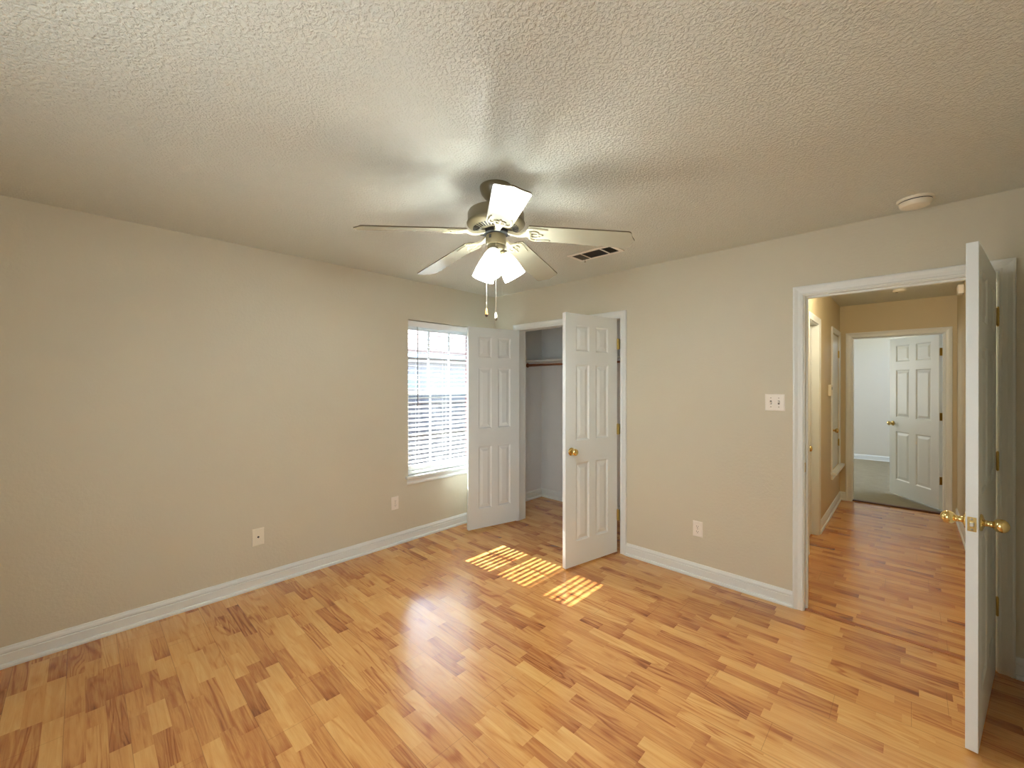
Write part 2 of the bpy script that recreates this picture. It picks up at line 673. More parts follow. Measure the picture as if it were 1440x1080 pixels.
def knob_bm(pos, direction, egg=False):
    d = Vector(direction).normalized()
    mt = Matrix.Translation(pos) @ d.to_track_quat('Z', 'Y').to_matrix().to_4x4()
    if egg:
        prof = [(.001, 0), (.033, 0), (.034, .003), (.031, .007), (.020, .010), (.013, .013), (.0115, .020), (.012, .026), (.0135, .030), (.013, .033),
                (.018, .036), (.0235, .042), (.026, .050), (.0262, .057), (.0245, .064), (.019, .071), (.012, .0755), (.005, .0775), (.0005, .078)]
    else:
        prof = [(.001, 0), (.031, 0), (.032, .003), (.029, .007), (.018, .010), (.012, .013), (.011, .020), (.0125, .026), (.020, .030), (.026, .037),
                (.0275, .045), (.0265, .052), (.022, .058), (.013, .0615), (.0005, .0625)]
    return lathe(prof, 32, mt, caps=False)


def hinge_bm(z, T, sx, sy, leafside=True):
    """butt hinge at the pivot (0,0): barrel, leaf on the door edge"""
    bm = bmesh.new()
    h = .089
    rg = add_lathe(bm, [(.001, z - h / 2 - .006), (.004, z - h / 2 - .004), (.0055, z - h / 2), (.0055, z + h / 2), (.004, z + h / 2 + .004), (.001, z + h / 2 + .006)], 12, Matrix.Translation((-.001 * sx, -.005 * sy, 0)))
    for q in (-.27, -.09, .09, .27):
        add_lathe(bm, [(.0056, z + q * h - .001), (.0064, z + q * h - .001), (.0064, z + q * h + .001), (.0056, z + q * h + .001)], 12, Matrix.Translation((-.001 * sx, -.005 * sy, 0)))
    a, b = sorted((.0005 * sx, .003 * sx))
    c, d = sorted((-.004 * sy, .030 * sy))
    add_box(bm, a, b, c, d, z - h / 2, z + h / 2)
    return bm


def make_door(name, label, pivot, angle, W, H, T, sx, sy, z0, knobs, hinges, cat='door', latch=False, egg=False, stile=.112, mull=.10, knob_z=.925, knob_x=None):
    root = empty(name, (*pivot, 0), angle)
    struct(root, label, cat)
    obj('leaf', door_leaf_bm(W, H, T, sx, sy, z0, stile, mull), M['door'], root, bevel=.0015)
    kx = (knob_x if knob_x is not None else W - .06) * sx
    for side in knobs:
        y = 0 if side == 'front' else T * sy
        d = (0, -sy, 0) if side == 'front' else (0, sy, 0)
        obj('knob', knob_bm((kx, y, knob_z), d, egg), M['brass'], root, smooth=True)
    for z in hinges:
        obj('hinge', hinge_bm(z, T, sx, sy), M['brass_dull'], root, smooth=True)
    if latch:
        bm = bmesh.new()
        yc = T * sy / 2
        add_box(bm, *sorted(((W - .0005) * sx, (W + .0012) * sx)), yc - .0125, yc + .0125, knob_z - .0285, knob_z + .0285)
        lp = obj('latch_plate', bm, M['brass'], root, bevel=.001)
        bm = box(*sorted((W * sx, (W + .009) * sx)), yc - .006, yc + .006, knob_z - .008, knob_z + .008)
        obj('latch_bolt', bm, M['chain'], lp, bevel=.002)
        bm = bmesh.new()
        for s in (-1, 1):
            add_lathe(bm, [(.0005, 0), (.004, 0), (.003, .0008), (.0005, .001)], 10, Matrix.Translation(((W + .0012) * sx, yc, knob_z + s * .020)) @ Matrix.Rotation(PI / 2 * sx, 4, 'Y'))
        obj('screw', bm, M['steel'], lp)
    return root


# ================================================================== SETTING
H = 2.44
WT = .12
XW0 = -.16                      # outer face of the window wall
CX0, CX1 = .36, 1.57            # closet opening
DX0, DX1 = 2.89, 3.70           # hall doorway
DZ = 2.035
HX0, HX1 = 2.738, 3.752         # hall walls
HY1 = 3.42                      # hall end wall
WY0, WY1, WZ0, WZ1 = -1.12, -.22, .60, 2.07
RX, BY = 3.88, -4.1              # right and rear walls of the bedroom (out of view)

struct(obj('floor', box(XW0, RX + .12, BY - .2, HY1 + .06, -.12, 0), M['floor']))
struct(obj('ceiling', box(XW0, RX + .12, BY - .2, 7.5, H, H + .1), M['ceiling']))
struct(obj('wall_left', wall_holes('x', 0, XW0, BY - .2, -.0001, 0, H, [(WY0, WY1, WZ0, WZ1)]), M['wall']))
struct(obj('wall_right', wall_holes('y', 0, WT, 0.0, RX, 0, H, [(CX0 - .018, CX1 + .018, -1, DZ + .018), (DX0 - .018, DX1 + .018, -1, DZ + .018)]), M['wall']))
struct(obj('wall_rear', wall_holes('y', BY, -.2, 0, RX, 0, H, []), M['wall']))
struct(obj('wall_side', box(RX, RX + .12, BY - .2, WT, 0, H), M['wall']))
struct(obj('wall_added_cladding', wall_holes('x', XW0 - .002, -.09, -6, 4, -.35, 2.42, [(WY0, WY1, WZ0, WZ1)]), M['brick']))  # unseen dark brick cladding added to cut bounce light onto the fence
# closet shell
cw = bmesh.new()
add_box(cw, -.16, -.085, WT, 1.02, 0, H)
add_box(cw, -.085, 2.0, .925, 1.02, 0, H)
add_box(cw, 1.92, 2.0, WT, .925, 0, H)
add_box(cw, -.16, 0, 0, WT, 0, H)
struct(obj('wall_closet', cw, M['closet_wall']))
# hall
LY0, LY1, LZ = 1.18, 1.70, 2.035           # linen-closet doorway in the hall's left wall
AY0, AY1, AZ0, AZ1 = 2.68, 3.29, .47, 2.05  # raised access door
EX0, EX1 = 2.86, 3.655                      # end doorway
struct(obj('wall_hall_left', wall_holes('x', HX0, -.10, WT, HY1, 0, H, [(LY0 - .018, LY1 + .018, -1, LZ + .018), (AY0, AY1, AZ0, AZ1)]), M['hall_wall']))
struct(obj('wall_hall_right', box(HX1, HX1 + .12, WT, HY1, 0, H), M['hall_wall']))
struct(obj('wall_hall_end', wall_holes('y', HY1, WT, 2.0, 4.4, 0, H, [(EX0 - .018, EX1 + .018, -1, DZ + .018)]), M['hall_wall']))
lc = bmesh.new()
add_box(lc, 2.0, 2.03, WT, HY1, 0, H)
struct(obj('wall_linen', lc, M['closet_wall']))
# far room
fw = bmesh.new()
add_box(fw, .4, 4.6, 7.18, 7.3, 0, H)
add_box(fw, .4, 2.0, HY1, HY1 + .12, 0, H)
add_box(fw, 4.4, 4.52, HY1, 7.18, 0, H)
wall_holes('x', .52, -.12, HY1 + .12, 7.18, 0, H, [], fw)
struct(obj('wall_far', fw, M['far_wall']))
struct(obj('floor_carpet', box(.4, 4.52, HY1 + .06, 7.3, -.1, .012), M['carpet']), 'beige carpet in the room beyond the hall', 'carpet')

# baseboards
baseboard('baseboard_left', (0, BY), (0, 0), (1, 0))
baseboard('baseboard_right', (CX1 + .062, 0), (DX0 - .062, 0), (0, -1))
baseboard('baseboard_corner', (0, 0), (CX0 - .062, 0), (0, -1))
baseboard('baseboard_side', (DX1 + .062, 0), (RX, 0), (0, -1))
baseboard('baseboard_closet_left', (-.085, WT), (-.085, .925), (1, 0))
baseboard('baseboard_closet_back', (-.085, .925), (1.92, .925), (0, -1))
baseboard('baseboard_hall_left', (HX0, LY1 + .062), (HX0, HY1), (1, 0))
baseboard('baseboard_hall_near', (HX0, WT), (HX0, LY0 - .062), (1, 0))
baseboard('baseboard_hall_right', (HX1, WT), (HX1, HY1), (-1, 0))
baseboard('baseboard_hall_end', (HX0, HY1), (EX0 - .062, HY1), (0, -1))
baseboard('baseboard_far', (.52, 7.18), (4.4, 7.18), (0, -1))

# door frames
bm = bmesh.new()
jamb(bm, 'y', 0, WT, CX0, CX1, DZ)
casing(bm, 'y', 0, -1, CX0, CX1, DZ)
trim1 = struct(obj('trim_1', bm, M['trim']), 'white moulded frame around the open bedroom closet', 'door frame')
obj('catch', box(.955, .995, -.004 + .03, .07, DZ - .004, DZ), M['dark'], trim1)
bm = bmesh.new()
jamb(bm, 'y', 0, WT, DX0, DX1, DZ, stop=(.040, .075))
casing(bm, 'y', 0, -1, DX0, DX1, DZ)
casing(bm, 'y', WT, 1, DX0, DX1, DZ)
trim2 = struct(obj('trim_2', bm, M['trim']), 'white moulded frame around the doorway to the hall', 'door frame')
obj('strike_plate', box(DX0, DX0 + .0015, .006, .034, .895, .955), M['brass_dull'], trim2)
bm = bmesh.new()
for z in (.335, 1.075, 1.81):
    add_box(bm, DX1 - .0015, DX1, .002, .036, z - .0445, z + .0445)
obj('hinge_leaf', bm, M['brass_dull'], trim2)
bm = bmesh.new()
jamb(bm, 'y', HY1, HY1 + WT, EX0, EX1, DZ, stop=(HY1 + .045, HY1 + .08))
casing(bm, 'y', HY1, -1, EX0, EX1, DZ)
casing(bm, 'y', HY1 + WT, 1, EX0, EX1, DZ)
trim3 = struct(obj('trim_3', bm, M['trim']), 'white frame of the doorway at the end of the hall', 'door frame')
bm = bmesh.new()
for z in (.36, 1.09, 1.83):
    add_box(bm, EX1 - .002, EX1, HY1 + .085, HY1 + WT, z - .0445, z + .0445)
obj('hinge_leaf', bm, M['brass'], trim3)
bm = bmesh.new()
jamb(bm, 'x', HX0 - .10, HX0, LY0, LY1, LZ)
casing(bm, 'x', HX0, 1, LY0, LY1, LZ)
struct(obj('trim_4', bm, M['trim']), 'white frame of the narrow side doorway in the hall', 'door frame')
bm = bmesh.new()
casing(bm, 'x', HX0, 1, AY0, AY1, AZ1, z0=AZ0)
add_box(bm, HX0, HX0 + .055, AY0 - .09, AY1 + .10, AZ0 - .028, AZ0)          # ledge
add_box(bm, HX0, HX0 + .018, AY0 - .07, AY1 + .08, AZ0 - .085, AZ0 - .028)
struct(obj('trim_5', bm, M['trim'], bevel=.002), 'white frame and ledge of the raised hall cupboard', 'door frame')
struct(obj('trim_6', box(EX0, EX1, HY1 + .03, HY1 + .085, 0, .016), M['threshold'], bevel=.006), 'dark wood threshold strip where the carpet begins', 'threshold')
struct(obj('trim_7', box(DX0, DX1, .015, .05, 0, .0035), M['transition'], bevel=.003), 'flat wood strip across the floor of the hall doorway', 'threshold')

bm = bmesh.new()
for z in (.335, 1.075, 1.81):
    add_box(bm, CX1 - .017, CX1 - .0005, -.027, -.021, z - .0445, z + .0445)
    add_box(bm, CX1 - .002, CX1, -.021, .03, z - .0445, z + .0445)
obj('hinge_leaf', bm, M['brass_dull'], trim1)
# ------------------------------------------------------------------ window
win = struct(empty('window_1', (0, (WY0 + WY1) / 2, WZ0)), 'white framed sash window behind the blind', 'window')
def wobj(name, bm, m, parent=win, **k):
    for v in bm.verts:
        v.co -= win.location
    return obj(name, bm, m, parent, **k)
bm = bmesh.new()
F = .032
xo, xi = -.155, -.095
add_box(bm, xo, xi, WY0, WY0 + F, WZ0, WZ1)
add_box(bm, xo, xi, WY1 - F, WY1, WZ0, WZ1)
add_box(bm, xo, xi, WY0 + F, WY1 - F, WZ0, WZ0 + F)
add_box(bm, xo, xi, WY0 + F, WY1 - F, WZ1 - F, WZ1)
wobj('frame', bm, M['vinyl'], bevel=.003)
ZM = 1.375
gy0, gy1 = WY0 + F, WY1 - F
for (za, zb, xa, xb) in ((ZM - .025, WZ1 - F, -.15, -.125), (WZ0 + F, ZM + .025, -.12, -.097)):
    bm = bmesh.new()
    s = .034
    add_box(bm, xa, xb, gy0, gy0 + s, za, zb)
    add_box(bm, xa, xb, gy1 - s, gy1, za, zb)
    add_box(bm, xa, xb, gy0 + s, gy1 - s, za, za + s + .01)
    add_box(bm, xa, xb, gy0 + s, gy1 - s, zb - s - .01, zb)
    for k in (1, 2):
        yy = gy0 + s + (gy1 - gy0 - 2 * s) * k / 3
        add_box(bm, xa + .006, xb - .006, yy - .010, yy + .010, za + s, zb - s)
    zz = (za + zb) / 2
    add_box(bm, xa + .006, xb - .006, gy0 + s, gy1 - s, zz - .010, zz + .010)
    sa = wobj('sash', bm, M['vinyl'], bevel=.002)
    bm = box((xa + xb) / 2 - .001, (xa + xb) / 2 + .001, gy0 + s - .003, gy1 - s + .003, za + s, zb - s)
    for v in bm.verts:
        v.co -= win.location
    obj('pane', bm, M['glass'], sa)
bm = bmesh.new()
add_box(bm, -.095, .034, WY0 - .028, WY1 + .028, WZ0 - .022, WZ0 + .002)
st = wobj('stool', bm, M['trim'], bevel=.005, seg=3)
bm = bmesh.new()
pr = [(0, -.078), (.012, -.078), (.016, -.070), (.016, -.058), (.011, -.050), (.014, -.034), (.020, -.022), (0, -.022)]
add_sweep(bm, [[Vector((d, y + (i * 2 - 1) * (d * .6), WZ0 + h)) for d, h in pr] for i, y in enumerate((WY0 - .012, WY1 + .012))])
wobj('apron', bm, M['trim'])
# wall returns are part of wall_left; the blind hangs inside the opening
bl = tag(empty('window_blind', (-.047, (WY0 + WY1) / 2, WZ0)), 'white horizontal slat blind hanging in the window', 'blind')
def bobj(name, bm, m, parent=bl, **k):
    for v in bm.verts:
        v.co -= bl.location
    return obj(name, bm, m, parent, **k)
by0, by1 = WY0 + .008, WY1 - .008
bm = bmesh.new()
add_box(bm, -.078, -.022, by0, by1, WZ1 - .047, WZ1 - .004)
add_box(bm, -.021, -.012, by0 - .003, by1 + .003, WZ1 - .062, WZ1 - .008)
bobj('headrail', bm, M['slat'], bevel=.003)
bm = bmesh.new()
NS, PIT, SWD, TILT = 30, .0437, .050, R(13)
ztop = WZ1 - .085
for k in range(NS):
    zc = ztop - k * PIT
    if zc < WZ0 + .055:
        break
    rows = []
    for y in (by0 + .004, by1 - .004):
        ring = []
        for j in range(7):
            t = (j / 6 - .5)
            cx = t * SWD
            cz = .0022 * (1 - (2 * t) ** 2) + .0013
            ring.append((cx, cz))
        ring += [(cx, cz - .0026) for cx, cz in reversed(ring)]
        # outer edge (x negative) raised
        rows.append([Vector((-.047 + a * math.cos(TILT) + b_ * math.sin(TILT), y, zc - a * math.sin(TILT) + b_ * math.cos(TILT))) for a, b_ in ring])
    add_sweep(bm, rows)
bobj('slats', bm, M['slat'])
bm = box(-.072, -.022, by0 + .004, by1 - .004, WZ0 + .008, WZ0 + .028)
bobj('bottom_rail', bm, M['slat'], bevel=.004)
for yy in (by0 + .12, (by0 + by1) / 2, by1 - .12):
    bm = bmesh.new()
    for x in (-.0735, -.0205):
        add_tube(bm, [(x, yy, WZ1 - .05), (x, yy, WZ0 + .03)], .0009, 6)
    add_tube(bm, [(-.0195, yy + .012, WZ1 - .05), (-.0195, yy + .012, WZ0 + .03)], .0009, 6)
    bobj('ladder_cord', bm, M['slat'])
bm = bmesh.new()
add_tube(bm, [(-.010, -1.012, WZ1 - .06), (-.006, -1.012, WZ1 - .09), (-.005, -1.010, 1.27), (-.005, -1.010, 1.25)], [.0025, .0038, .0038, .0045], 6)
bobj('tilt_wand', bm, M['duct'])

# ================================================================== DOORS
TD = .035
HZ = (.335, 1.075, 1.81)
make_door('door_1', 'white six-panel closet door swung open in front of the window', (CX0 + .003, -.006), -R(104), .60, 2.008, TD, 1, 1, .022, ('front',), HZ, stile=.112, mull=.075)
make_door('door_2', 'white six-panel closet door with round brass knob, open beside bare wall', (CX1 - .016, -.020), R(78.7), .60, 2.015, TD, -1, 1, .014, ('front',), HZ, stile=.112, mull=.075, knob_z=.93)
make_door('door_3', 'white six-panel bedroom door open edge-on with oval brass knobs', (DX1 - .002, -.006), R(81.2), .80, 2.015, TD, -1, 1, .014, ('front', 'back'), HZ, latch=True, egg=True, knob_z=.912)
make_door('door_4', 'white six-panel door standing ajar into the carpeted far room', (EX1 - .006, HY1 + WT + .006), -R(56.4), .785, 2.015, TD, -1, -1, .035, ('front', 'back'), (.36, 1.09, 1.83), knob_z=.95)
make_door('door_5', 'narrow white hall closet door with brass knob, behind the doorway edge', (HX0 - .083, LY1 - .003), -R(90), LY1 - LY0 - .006, 2.015, TD, 1, 1, .012, (), ())
d5 = [o for o in bpy.data.objects if o.name == 'door_5'][0]
obj('knob', knob_bm((LY1 - LY0 - .12, TD, .885), (0, 1, 0)), M['brass'], d5, smooth=True)
# raised access door: plain recessed leaf in the hall wall
d6 = struct(empty('door_6', (HX0 - .004, (AY0 + AY1) / 2, AZ0)), 'small raised white cupboard door above a ledge in the hall', 'door')
hw = (AY1 - AY0) / 2
obj('leaf', box(-.03, 0, -hw + .003, hw - .003, .004, AZ1 - AZ0 - .004), M['door'], d6, bevel=.002)
obj('knob', knob_bm((0, -hw + .07, .93 - AZ0), (1, 0, 0)), M['brass'], d6, smooth=True)
for z in (1.83, .74):
    bm = bmesh.new()
    add_lathe(bm, [(.001, z - AZ0 - .045), (.006, z - AZ0 - .043), (.006, z - AZ0 + .043), (.001, z - AZ0 + .045)], 10, Matrix.Translation((.008, hw - .001, 0)))
    add_box(bm, -.001, .003, hw - .03, hw, z - AZ0 - .04, z - AZ0 + .04)
    obj('hinge', bm, M['brass_dull'], d6)

# ================================================================== CLOSET FITTINGS
SY = .62
sh = tag(obj('closet_shelf', box(-.085, 1.92, SY, .925, 1.737, 1.756), M['trim'], bevel=.002), 'white wooden shelf across the back of the closet', 'shelf')
rd = bmesh.new()
add_tube(rd, [(-.083, SY + .03, 1.695), (1.918, SY + .03, 1.695)], .0165, 16)
cr = tag(empty('closet_rod', (.9, SY + .03, 1.695)), 'brown wooden hanging rod under the closet shelf', 'rod')
for v in rd.verts:
    v.co -= cr.location
obj('pole', rd, M['rod'], cr, smooth=True)
for x, s in ((-.085, 1), (1.92, -1)):
    bm = lathe([(.001, 0), (.028, 0), (.028, .006), (.022, .012), (.001, .012)], 20, Matrix.Translation(Vector((x, SY + .03, 1.695)) - cr.location) @ Matrix.Rotation(PI / 2 * s, 4, 'Y'), caps=False)
    obj('socket', bm, M['rod'], cr, smooth=True)

# ================================================================== CEILING FAN
FX, FY = 1.905, -1.815
fan = tag(empty('ceiling_fan', (FX, FY, H)), 'beige five-blade ceiling fan with lit glass shades', 'ceiling fan')
def zl(z):
    return z - H
fan_h = lambda prof, **k: lathe([(r, zl(z)) for r, z in prof], 48, caps=False, **k)
obj('canopy', fan_h([(.001, 2.44), (.078, 2.44), (.080, 2.436), (.079, 2.425), (.072, 2.405), (.052, 2.380), (.030, 2.366), (.024, 2.362), (.001, 2.362)]), M['fan_body'], fan, smooth=True)
obj('downrod', fan_h([(.001, 2.37), (.0125, 2.37), (.0125, 2.35), (.019, 2.348), (.022, 2.340), (.022, 2.322), (.001, 2.322)]), M['plastic'], fan, smooth=True)
motor = obj('motor_housing', fan_h([(.001, 2.330), (.030, 2.330), (.075, 2.326), (.116, 2.322), (.134, 2.314), (.139, 2.304), (.139, 2.266), (.142, 2.262), (.144, 2.256), (.142, 2.250),
                                    (.136, 2.244), (.124, 2.236), (.078, 2.222), (.070, 2.222), (.001, 2.226)]), M['fan_body'], fan, smooth=True)
bm = bmesh.new()
for k in range(40):
    a = 2 * PI * k / 40
    mt = Matrix.Rotation(a, 4, 'Z') @ Matrix.Translation((.099, 0, zl(2.2272))) @ Matrix.Rotation(-math.atan2(.011, .040), 4, 'Y')
    add_box(bm, -.0145, .0145, -.0032, .0032, -.0012, .0012, mtx=mt)
obj('vent_slots', bm, M['dark'], motor)
obj('flywheel', fan_h([(.001, 2.224), (.062, 2.224), (.064, 2.218), (.064, 2.206), (.058, 2.202), (.001, 2.202)]), M['dark'], fan, smooth=True)
swh = obj('switch_housing', fan_h([(.001, 2.206), (.040, 2.206), (.049, 2.200), (.0505, 2.194), (.0505, 2.160), (.048, 2.152), (.042, 2.150), (.001, 2.150)]), M['fan_body'], fan, smooth=True)
obj('reverse_switch', box(-.006, .006, -.053, -.049, zl(2.176), zl(2.192), mtx=Matrix.Rotation(R(12), 4, 'Z')), M['dark'], swh)
obj('fitter', fan_h([(.001, 2.152), (.036, 2.152), (.043, 2.147), (.044, 2.138), (.040, 2.128), (.030, 2.119), (.016, 2.113), (.008, 2.106), (.001, 2.104)]), M['fan_body'], fan, smooth=True)

ZT, ZR, RT, RR, WTIP, WROOT, PITCH = 2.138, 2.202, .628, .163, .069, .061, R(12)


def blade_bm():
    """blade along +x: outline with an ogee tip, pitched; z relative to the ceiling"""
    top = []
    n = 14
    for i in range(n + 1):
        t = i / n
        x = RR + .012 + (RT - RR - .012) * t
        top.append((x, WROOT + (WTIP - WROOT) * t))
    outline_p = [(RR - .004, .030), (RR + .001, .046)] + top
    tip = [(RT + .010, WTIP - .004), (RT + .015, WTIP - .016), (RT + .017, WTIP - .030), (RT + .022, .024), (RT + .029, .010), (RT + .033, 0)]
    half = outline_p + tip
    full = half + [(x, -y) for x, y in reversed(half[:-1])]
    return full


def place(x, y, dz):
    t = (x - RR) / (RT - RR)
    z = ZR + (ZT - ZR) * t
    return Vector((x, y * math.cos(PITCH), zl(z) - y * math.sin(PITCH) + dz))


def iron_bm():
    """blade iron: arm from the flywheel, three-lobed plate under the blade with cut-outs"""
    bm = bmesh.new()
    rows = []
    for x, z, hw_, th in ((.050, 2.213, .016, .006), (.075, 2.206, .012, .007), (.100, 2.198, .011, .007), (.125, 2.194, .012, .006), (.150, None, .020, .0045), (.168, None, .040, .004)):
        if z is None:
            pts = [place(x, yy, dd) for yy, dd in ((-hw_, -.0045 - th), (hw_, -.0045 - th), (hw_, -.0035), (-hw_, -.0035))]
        else:
            pts = [Vector((x, yy, zl(z) + dd)) for yy, dd in ((-hw_, -th), (hw_, -th), (hw_, th), (-hw_, th))]
        rows.append(pts)
    add_sweep(bm, rows)
    # scrolled fork under the blade: two curved outer tines, a centre tine and two cross scrolls
    def tine(pts, r):
        add_tube(bm, [place(x, y, -.0065) for x, y in pts], r, 6)
    for s in (-1, 1):
        tine([(.160, .034 * s), (.172, .047 * s), (.190, .052 * s), (.215, .050 * s), (.245, .046 * s), (.262, .045 * s)], [.006, .006, .0055, .005, .0045, .003])
        tine([(.165, .012 * s), (.182, .024 * s), (.200, .026 * s), (.213, .016 * s), (.207, .006 * s)], .004)
    tine([(.160, 0), (.185, 0), (.215, 0), (.232, 0)], [.006, .0055, .005, .004])
    for (x, y) in ((.192, .050), (.192, -.050), (.228, 0)):
        p = place(x, y, -.009)
        add_lathe(bm, [(.0005, -.004), (.005, -.003), (.0065, 0), (.0065, .004)], 10, Matrix.Translation(p))
    return bm


for k in range(5):
    a = R(33.3) + k * 2 * PI / 5
    rot = Matrix.Rotation(a, 4, 'Z')
    out = blade_bm()
    bm = bmesh.new()
    lo = [bm.verts.new(rot @ place(x, y, -.0028)) for x, y in out]
    bm.faces.new(lo)
    mid = [bm.verts.new(rot @ place(x, y, -.0022)) for x, y in out]
    for i in range(len(out)):
        j = (i + 1) % len(out)
        bm.faces.new((lo[i], lo[j], mid[j], mid[i]))
    hi = [bm.verts.new(rot @ place(x, y, .0032)) for x, y in out]
    sidef = []
    for i in range(len(out)):
        j = (i + 1) % len(out)
        sidef.append(bm.faces.new((mid[i], mid[j], hi[j], hi[i])))
    sidef.append(bm.faces.new(hi))
    for f in sidef:
        f.material_index = 1
    b = obj('blade', bm, M['fan_blade'], fan)
    b.data.materials.append(M['fan_edge_shade'])
    bm = iron_bm()
    bm.transform(rot)
    obj('blade_iron', bm, M['fan_iron'], b, smooth=True)

TILTS = R(30)
for ang in (299, 59, 179):
    a = R(ang)
    base = Matrix.Translation((.022 * math.cos(a), .022 * math.sin(a), zl(2.132)))
    mt = base @ Matrix.Rotation(a, 4, 'Z') @ Matrix.Rotation(PI - TILTS, 4, 'Y')     # local +z runs out and down
    soc = lathe([(.001, -.004), (.014, -.004), (.015, .010), (.026, .016), (.0275, .020), (.0275, .034), (.024, .036), (.001, .036)], 28, mt, caps=False)
    so = obj('lamp_socket', soc, M['fan_body'], fan, smooth=True)
    bm = bmesh.new()
    outer = [(.0265, .026), (.031, .034), (.038, .050), (.0445, .072), (.0495, .098), (.053, .124), (.0555, .146), (.0562, .152)]
    inner = [(r - .003, z) for r, z in reversed(outer)]
    add_lathe(bm, outer + inner, 72, mt, flute=.014)
    obj('lamp_shade', bm, M['shade'], fan, smooth=False)
    bm = lathe([(.001, .036), (.012, .038), (.013, .052), (.022, .074), (.026, .090), (.024, .104), (.015, .114), (.001, .118)], 20, mt, caps=False)
    obj('bulb', bm, M['bulb_on'], so, smooth=True)
    p = Vector((FX, FY, H)) + (mt @ Vector((0, 0, .118)))
    light('fan_lamp', 'POINT', p, FAN_W, LAMP_COL, size=.024)

for (px, py, z1, m_, ttip) in ((1.893, -1.867, 1.835, M['fob_wood'], 1), (1.937, -1.846, 1.815, M['plastic'], 0)):
    dx, dy = px - FX, py - FY
    u = Vector((dx, dy, 0)).normalized() * .049
    bm = bmesh.new()
    pts = [Vector((u.x, u.y, zl(2.165))), Vector((dx * 1.05, dy * 1.05, zl(2.155))), Vector((dx, dy, zl(2.12))), Vector((dx, dy, zl(z1)))]
    add_tube(bm, pts, .0011, 6)
    z = zl(2.10)
    while z > zl(z1):
        add_lathe(bm, [(.0003, -.0016), (.0016, 0), (.0003, .0016)], 6, Matrix.Translation((dx, dy, z)))
        z -= .006
    ch = obj('pull_chain', bm, M['chain'], fan)
    bm = lathe([(.001, 0), (.0035, -.001), (.0055, -.010), (.0075, -.022), (.0078, -.030), (.001, -.030)], 16, Matrix.Translation((dx, dy, zl(z1))), caps=False)
    fb = obj('fob', bm, m_, ch, smooth=True)
    bm = lathe([(.001, -.030), (.0078, -.030), (.0070, -.036), (.004, -.041), (.0005, -.042)], 16, Matrix.Translation((dx, dy, zl(z1))), caps=False)
    fb['label'] = 'amber wooden fob' if ttip else 'white fob'
    obj('fob_tip', bm, M['fob_tip'] if ttip else M['steel'], ch, smooth=True)

# ================================================================== CEILING FITTINGS
v0x, v0y = 1.69, -.585
vent = tag(empty('ceiling_vent', (v0x, v0y, H)), 'white ceiling air register with dark louvres near the closet', 'air vent')
VW, VD = .19, .095            # half sizes
bm = bmesh.new()
for a in ((-VW, VW, -VD, -VD + .028), (-VW, VW, VD - .028, VD), (-VW, -VW + .028, -VD + .028, VD - .028), (VW - .028, VW, -VD + .028, VD - .028),
          (-.088, -.076, -VD + .028, VD - .028), (.076, .088, -VD + .028, VD - .028)):
    add_box(bm, *a, -.007, 0)
obj('frame', bm, M['plastic'], vent, bevel=.002)
obj('backing', box(-VW + .02, VW - .02, -VD + .02, VD - .02, -.0025, -.0005), M['dark'], vent)
bm = bmesh.new()
for k in range(13):
    y = -VD + .034 + k * (2 * VD - .068) / 12
    mt = Matrix.Translation((0, y, -.006)) @ Matrix.Rotation(R(38), 4, 'X')
    add_box(bm, -.076, .076, -.0042, .0042, -.0005, .0005, mtx=mt)
for s in (-1, 1):
    for k in range(8):
        x = s * (.094 + k * .0085)
        mt = Matrix.Translation((x, 0, -.006)) @ Matrix.Rotation(R(38) * s, 4, 'Y')
        add_box(bm, -.0035, .0035, -VD + .028, VD - .028, -.0005, .0005, mtx=mt)
obj('louvres', bm, M['duct'], vent)
bm = bmesh.new()
add_tube(bm, [(-VW + .055, VD - .026, -.004), (-VW + .055, VD - .026, -.022)], .002, 6)
add_box(bm, -VW + .049, -VW + .061, VD - .028, VD - .024, -.027, -.021)
obj('lever', bm, M['steel'], vent)

sdp = [(.001, 0), (.066, 0), (.067, -.003), (.066, -.012), (.063, -.013), (.063, -.016), (.0655, -.017), (.063, -.030), (.056, -.040), (.040, -.044), (.020, -.045), (.0005, -.045)]
det = tag(empty('smoke_detector', (3.40, -.195, H)), 'round ivory smoke detector on the bedroom ceiling', 'smoke detector')
obj('body', lathe([(r, z) for r, z in sdp], 48, caps=False), M['ivory'], det, smooth=True)
obj('base_plate', lathe([(.066, 0), (.074, 0), (.0745, -.006), (.072, -.010), (.066, -.010)], 48, caps=False), M['ivory'], det, smooth=True)
obj('sensor_slot', lathe([(.0625, -.0125), (.0648, -.0125), (.0648, -.0168), (.0625, -.0168)], 48, caps=False), M['dark'], det)
h2 = tag(empty('smoke_detector', (3.30, 2.62, H)), 'small cream ceiling fitting in the hall above the far doorway', 'smoke detector')
obj('body', lathe([(.001, 0), (.052, 0), (.054, -.006), (.050, -.020), (.030, -.028), (.0005, -.029)], 36, caps=False), M['ivory'], h2, smooth=True)
obj('button', lathe([(.001, -.028), (.012, -.028), (.011, -.034), (.0005, -.035)], 20, Matrix.Translation((-.02, 0, .004)), caps=False), M['dark'], h2, smooth=True)
hl = tag(empty('unseen_ceiling_light', (3.22, 1.0, H)), 'round lit ceiling light added in the hall, out of view', 'ceiling light')  # hall lamp added out of view, placed by the warm light on the wall
obj('base', lathe([(.001, 0), (.12, 0), (.122, -.012), (.115, -.022), (.001, -.022)], 40, caps=False), M['brass'], hl, smooth=True)
obj('lamp_shade', lathe([(.112, -.020), (.11, -.045), (.085, -.075), (.045, -.092), (.0005, -.096)], 40, caps=False), M['hall_glass'], hl, smooth=True)
light('unseen_hall_lamp', 'POINT', (3.22, 1.0, H - .14), HALL_W, (1, .87, .66), size=.06)
